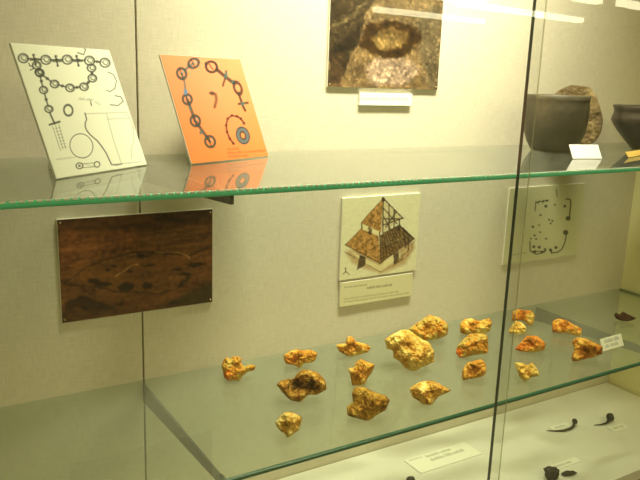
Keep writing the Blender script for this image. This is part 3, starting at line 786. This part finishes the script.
# outline in mm, azimuth and dip of the drawing direction, place on the shelf
FRAGS = [
 (25.2, 23.2, (0.5070, -0.0730), [(-30, 4), (-28, 13), (-22, 21), (-15, 18), (-9, 22), (0, 22), (6, 17), (4, 11), (9, 5), (20, 7), (30, 5), (28, -3), (16, -6), (9, -11), (2, -22), (-8, -20), (-17, -21), (-25, -15), (-27, -6)]),
 (30.5, 22.4, (0.6335, -0.0755), [(-32, 6), (-23, 12), (-9, 18), (3, 16), (19, 17), (31, 11), (29, 1), (22, -6), (8, -9), (-1, -18), (-10, -13), (-27, -10), (-31, -2)]),
 (35.0, 21.2, (0.7545, -0.0726), [(-34, 0), (-28, 4), (-16, 5), (-14, 17), (-4, 20), (5, 10), (21, 7), (34, 1), (30, -9), (12, -16), (-8, -20), (-27, -12)]),
 (35.8, 23.2, (0.6921, -0.1908), [(-24, 6), (-16, 8), (-9, 20), (-2, 24), (11, 19), (23, 16), (18, 1), (11, -10), (6, -21), (-14, -24), (-19, -10)]),
 (30.7, 24.5, (0.5660, -0.1961), [(-42, 1), (-34, 9), (-14, 12), (-9, 20), (2, 28), (25, 24), (39, 11), (42, -4), (26, -14), (12, -14), (-2, -27), (-19, -23), (-30, -13)]),
 (29.6, 27.5, (0.4870, -0.2936), [(-20, 2), (-15, 11), (-8, 18), (0, 20), (11, 17), (20, 12), (19, 2), (17, -7), (8, -13), (0, -19), (-6, -12), (-14, -7)]),
 (36.5, 25.6, (0.6273, -0.3025), [(-34, -7), (-24, 2), (-27, 16), (-21, 26), (-6, 26), (8, 20), (27, 15), (34, 9), (29, -7), (13, -17), (1, -27), (-16, -23), (-31, -20)]),
 (39.7, 21.2, (0.8136, -0.1717), [(-47, 17), (-37, 26), (-19, 37), (-4, 39), (8, 32), (23, 23), (36, 18), (46, 3), (47, -16), (33, -25), (12, -38), (-5, -33), (-17, -21), (-28, -16), (-31, -3), (-42, 0)]),
 (41.2, 19.4, (0.9441, -0.0724), [(-41, -5), (-23, 11), (0, 28), (21, 25), (40, 12), (39, -10), (20, -21), (3, -25), (-8, -28), (-23, -20), (-33, -11)]),
 (41.8, 24.4, (0.7515, -0.3090), [(-35, 4), (-20, 17), (2, 21), (34, 9), (23, 1), (12, -6), (3, -20), (-10, -20), (-20, -14), (-30, -9)]),
 (45.1, 18.9, (1.0585, -0.0951), [(-35, 2), (-27, 14), (-12, 18), (5, 14), (25, 22), (33, 13), (28, -6), (14, -17), (-9, -14), (-20, -19), (-32, -15)]),
 (44.9, 20.4, (0.9600, -0.1869), [(-30, -7), (-20, 8), (-7, 22), (6, 25), (27, 24), (32, -10), (13, -16), (-7, -22), (-22, -27), (-30, -17)]),
 (45.2, 22.2, (0.8873, -0.2702), [(-20, -1), (-13, 11), (9, 20), (19, 14), (22, -2), (15, -11), (-4, -17), (-18, -22), (-21, -11)]),
 (48.7, 17.7, (1.2099, -0.0885), [(-24, -12), (-24, 10), (-11, 17), (1, 16), (16, 17), (24, 7), (23, -10), (14, -17), (5, -10), (-7, -7)]),
 (48.4, 18.6, (1.1460, -0.1311), [(-18, -10), (-12, 4), (-5, 15), (6, 14), (18, 6), (19, -7), (7, -14), (-10, -15)]),
 (49.5, 19.7, (1.0900, -0.2186), [(-29, -14), (-18, 2), (-9, 16), (11, 19), (29, 7), (29, -7), (14, -13), (-3, -17), (-13, -17)]),
 (49.4, 21.8, (0.9736, -0.3167), [(-24, 13), (-12, 16), (1, 13), (7, 19), (19, 8), (23, -3), (9, -8), (1, -18), (-11, -11), (-17, 1)]),
 (52.1, 18.0, (1.2490, -0.1785), [(-32, 6), (-22, 16), (-4, 16), (13, 8), (31, 2), (31, -15), (20, -15), (4, -12), (-12, -15), (-28, -15)]),
 (53.8, 19.5, (1.1504, -0.3082), [(-29, 12), (-20, 21), (-3, 21), (11, 16), (28, 11), (29, -3), (13, -13), (-1, -19), (-22, -28), (-27, -19), (-23, -6)]),
 (56.2, 16.6, (1.4453, -0.1834), [(-24, 0), (-21, 6), (-12, 4), (-6, 11), (6, 7), (24, 1), (19, -4), (2, -12), (-17, -8)]),
]
SPEC = [
 ('g', .013, 'knobbly ochre clay fragment with a short spur to its right, leftmost on the lower shelf', [(-10, 6, 7, -3), (22, 0, 5, 3)]),
 ('o', .013, 'flat-topped orange clay fragment behind the broad hollowed dark brown piece', [(-12, -2, 7, -3)]),
 ('o', .011, 'low reddish clay fragment with a small peak, behind the upright star-shaped piece', [(-10, 12, 5, 4)]),
 ('o', .013, 'upright star-shaped yellow clay fragment directly behind the large furrowed one', [(0, -6, 6, 3)]),
 ('d', .016, 'broad dark brown clay fragment with a scooped hollow, behind the round pale piece', [(-8, 2, 10, -10), (14, -2, 8, -6), (10, 16, 12, 4)]),
 ('p', .014, 'small round pale yellow speckled clay fragment, frontmost on the left of the lower shelf', []),
 ('d2', .015, 'large furrowed yellow-brown clay fragment with wavy ridges, at the front centre', [(-8, 6, 7, -4), (10, 4, 6, 4), (-14, -12, 6, 4)]),
 ('y8', .019, 'biggest clay fragment, a pale yellow lobed block at the centre of the lower shelf', [(-30, 20, 10, 5), (0, 10, 8, -3), (20, -12, 12, 5)]),
 ('g', .016, 'olive yellow clay fragment tucked behind the biggest lobed block', []),
 ('y2', .014, 'pale-topped clay fragment pointed to the right, in front of the biggest lobed block', [(-15, 8, 8, 5), (0, -16, 6, 4)]),
 ('r2', .014, 'orange and pale yellow clay fragment standing behind the olive one with a red corner', [(15, 2, 8, 3)]),
 ('g', .016, 'smooth olive clay fragment with a bright red lower left corner', []),
 ('o2', .012, 'small squarish orange clay fragment with a raised rim, in front of the red-cornered one', [(0, 0, 8, -5)]),
 ('r', .012, 'reddish orange clay fragment at the back, just right of the glass door edge', []),
 ('y', .010, 'small pale yellow clay fragment crossed by the pane edge, before the reddish one', []),
 ('r', .013, 'wedge-shaped orange clay fragment right of the glass door edge, middle row', [(5, 0, 6, -5)]),
 ('y', .011, 'bright yellow notched clay fragment at the front right of the glass door edge', [(6, 0, 3, 4)]),
 ('r', .013, 'long brick-like orange clay fragment behind the block beside the white label', []),
 ('r3', .016, 'thick orange clay block with a dark front side, touching the small white label', [(0, 14, 10, 4), (5, -12, 12, -4)]),
 ('b', .006, 'small flat dark brown sherd alone near the end wall of the lower shelf', []),
]
CLAY['d2'] = clay('furrowed_ochre_daub', (0.74, 0.50, 0.13), (0.50, 0.29, 0.06), (0.40, 0.20, 0.035), (0.15, 0.07, 0.015))
CLAY['y8'] = clay('lobed_yellow_daub', (0.86, 0.66, 0.24), (0.66, 0.42, 0.11), (0.56, 0.30, 0.06), (0.28, 0.13, 0.025))
CLAY['y2'] = clay('cream_topped_daub', (1.0, 0.84, 0.46), (0.74, 0.46, 0.12), (0.56, 0.27, 0.05), (0.22, 0.10, 0.02))
CLAY['r2'] = clay('patchy_orange_daub', (0.90, 0.70, 0.26), (0.68, 0.42, 0.09), (0.60, 0.25, 0.04), (0.30, 0.13, 0.02))
CLAY['o2'] = clay('warm_ochre_daub', (0.88, 0.62, 0.20), (0.66, 0.36, 0.07), (0.56, 0.24, 0.04), (0.28, 0.12, 0.02))
CLAY['r3'] = clay('brick_orange_daub', (0.84, 0.58, 0.18), (0.62, 0.32, 0.06), (0.46, 0.17, 0.03), (0.20, 0.08, 0.015))
CLAY['red'] = clay('burnt_red_daub', (0.80, 0.40, 0.09), (0.72, 0.26, 0.04), (0.62, 0.17, 0.025), (0.40, 0.10, 0.015))
# patches where a piece is burnt or broken to another colour: outline place (mm), radius, clay
PATCH = {0: [(-18, -13, 8, 'red')], 1: [(-19, 2, 11, 'r')], 4: [(-12, 3, 10, 'dark'), (14, 2, 9, 'dark')], 7: [(-27, 24, 13, 'p')], 9: [(-14, 10, 12, 'p')],
         10: [(18, 2, 15, 'y')], 11: [(-24, -17, 8, 'red')], 13: [(15, 2, 9, 'y')], 15: [(-20, -8, 9, 'red')], 16: [(5, 0, 7, 'p')]}
CLAY['dark'] = clay('charred_daub', (0.30, 0.15, 0.03), (0.14, 0.07, 0.015), (0.10, 0.05, 0.012), (0.05, 0.025, 0.008))
ZC = []
for i, ((mk, th, label, feats), (az, tilt, loc, pts)) in enumerate(zip(SPEC, FRAGS)):
    co, fa, zc = fragment_mesh(pts, tilt, th, i + 1.5, 0.55 if mk == 'b' else 1.0, feats)
    ZC.append(zc)
    nm = 'brown_sherd' if mk == 'b' else 'clay_fragment'
    o = link_mesh(nm, co, fa, CLAY[mk], None, False)
    o.location = (loc[0], loc[1], 0.9712); o.rotation_euler = (0, 0, -math.radians(az))
    bb = math.radians(tilt)
    for k, (pu, pv, pr, pm) in enumerate(PATCH.get(i, ())):
        o.data.materials.append(CLAY[pm])
        for f in o.data.polygons:
            c = f.center; u_, v_ = c.x * 1000, (c.y * math.sin(bb) + (c.z - zc) * math.cos(bb)) * 1000
            if math.hypot(u_ - pu, v_ - pv) < pr * (1 + 0.7 * noise.noise(Vector((u_ * .25, v_ * .25, i)))): f.material_index = k + 1
    tag(o, label, 'sherd' if mk == 'b' else 'clay fragment', None if mk == 'b' else GRP)
az, tilt, loc, pts = (51.1, 2.2, (1.3588, -0.0498), [(-58, 36), (-43, 54), (-18, 67), (21, 65), (38, 47), (49, 23), (59, -8), (58, -35), (49, -56), (31, -66), (-8, -69), (-41, -71), (-57, -21)])
co, fa, zcs = fragment_mesh(pts, tilt, 0.004, 77.0, 0.35, (), bend=-4.0, facet=0.4)
o = link_mesh('pottery_sherd', co, fa, M_SHERD, None, True)
o.location = (loc[0], loc[1], 1.3672); o.rotation_euler = (0, 0, -math.radians(az))
tag(o, 'curved mottled brown pot sherd standing upright behind the large dark bowl', 'sherd')

# ------------------------------------------------------------------ room lights seen mirrored in the glass doors
M_TUBE = emit_mat('lamp_diffuser_glow', (1.0, 0.93, 0.60), 8.0)
def ceiling_light(x0, x1, y, label, rz=0.0, wd=0.16):
    o = empty('ceiling_light', ((x0 + x1) / 2, y, 2.75), rz)
    tag(o, label, 'ceiling light', 'fluorescent lights on the room ceiling')
    L = (x1 - x0) / 2
    box_obj('fixture_body', (-L - .03, -wd / 2 - .02, -0.03), (L + .03, wd / 2 + .02, -0.0005), M_PAPER, o)
    box_obj('diffuser', (-L, -wd / 2, -0.115), (L, wd / 2, -0.0305), M_TUBE, o, bev=0.01)
for x0, x1, y, rz, lb in [(7.4, 10.16, -10.24, -0.098, 'long fluorescent ceiling light of the farthest row, mirrored over the hearth photograph'), (7.62, 11.0, -8.51, -0.13, 'long fluorescent ceiling light mirrored across the upright door edge'), (8.07, 8.7, -6.52, -0.181, 'fluorescent ceiling light whose end is mirrored at the top, left of the corner one'), (9.04, 10.18, -6.54, -0.135, 'fluorescent ceiling light mirrored in the top right corner of the glass'), (6.9, 7.61, -7.77, 0.195, 'fluorescent ceiling light mirrored at the very top, left of the door edge')]:
    ceiling_light(x0, x1, y, lb, rz)
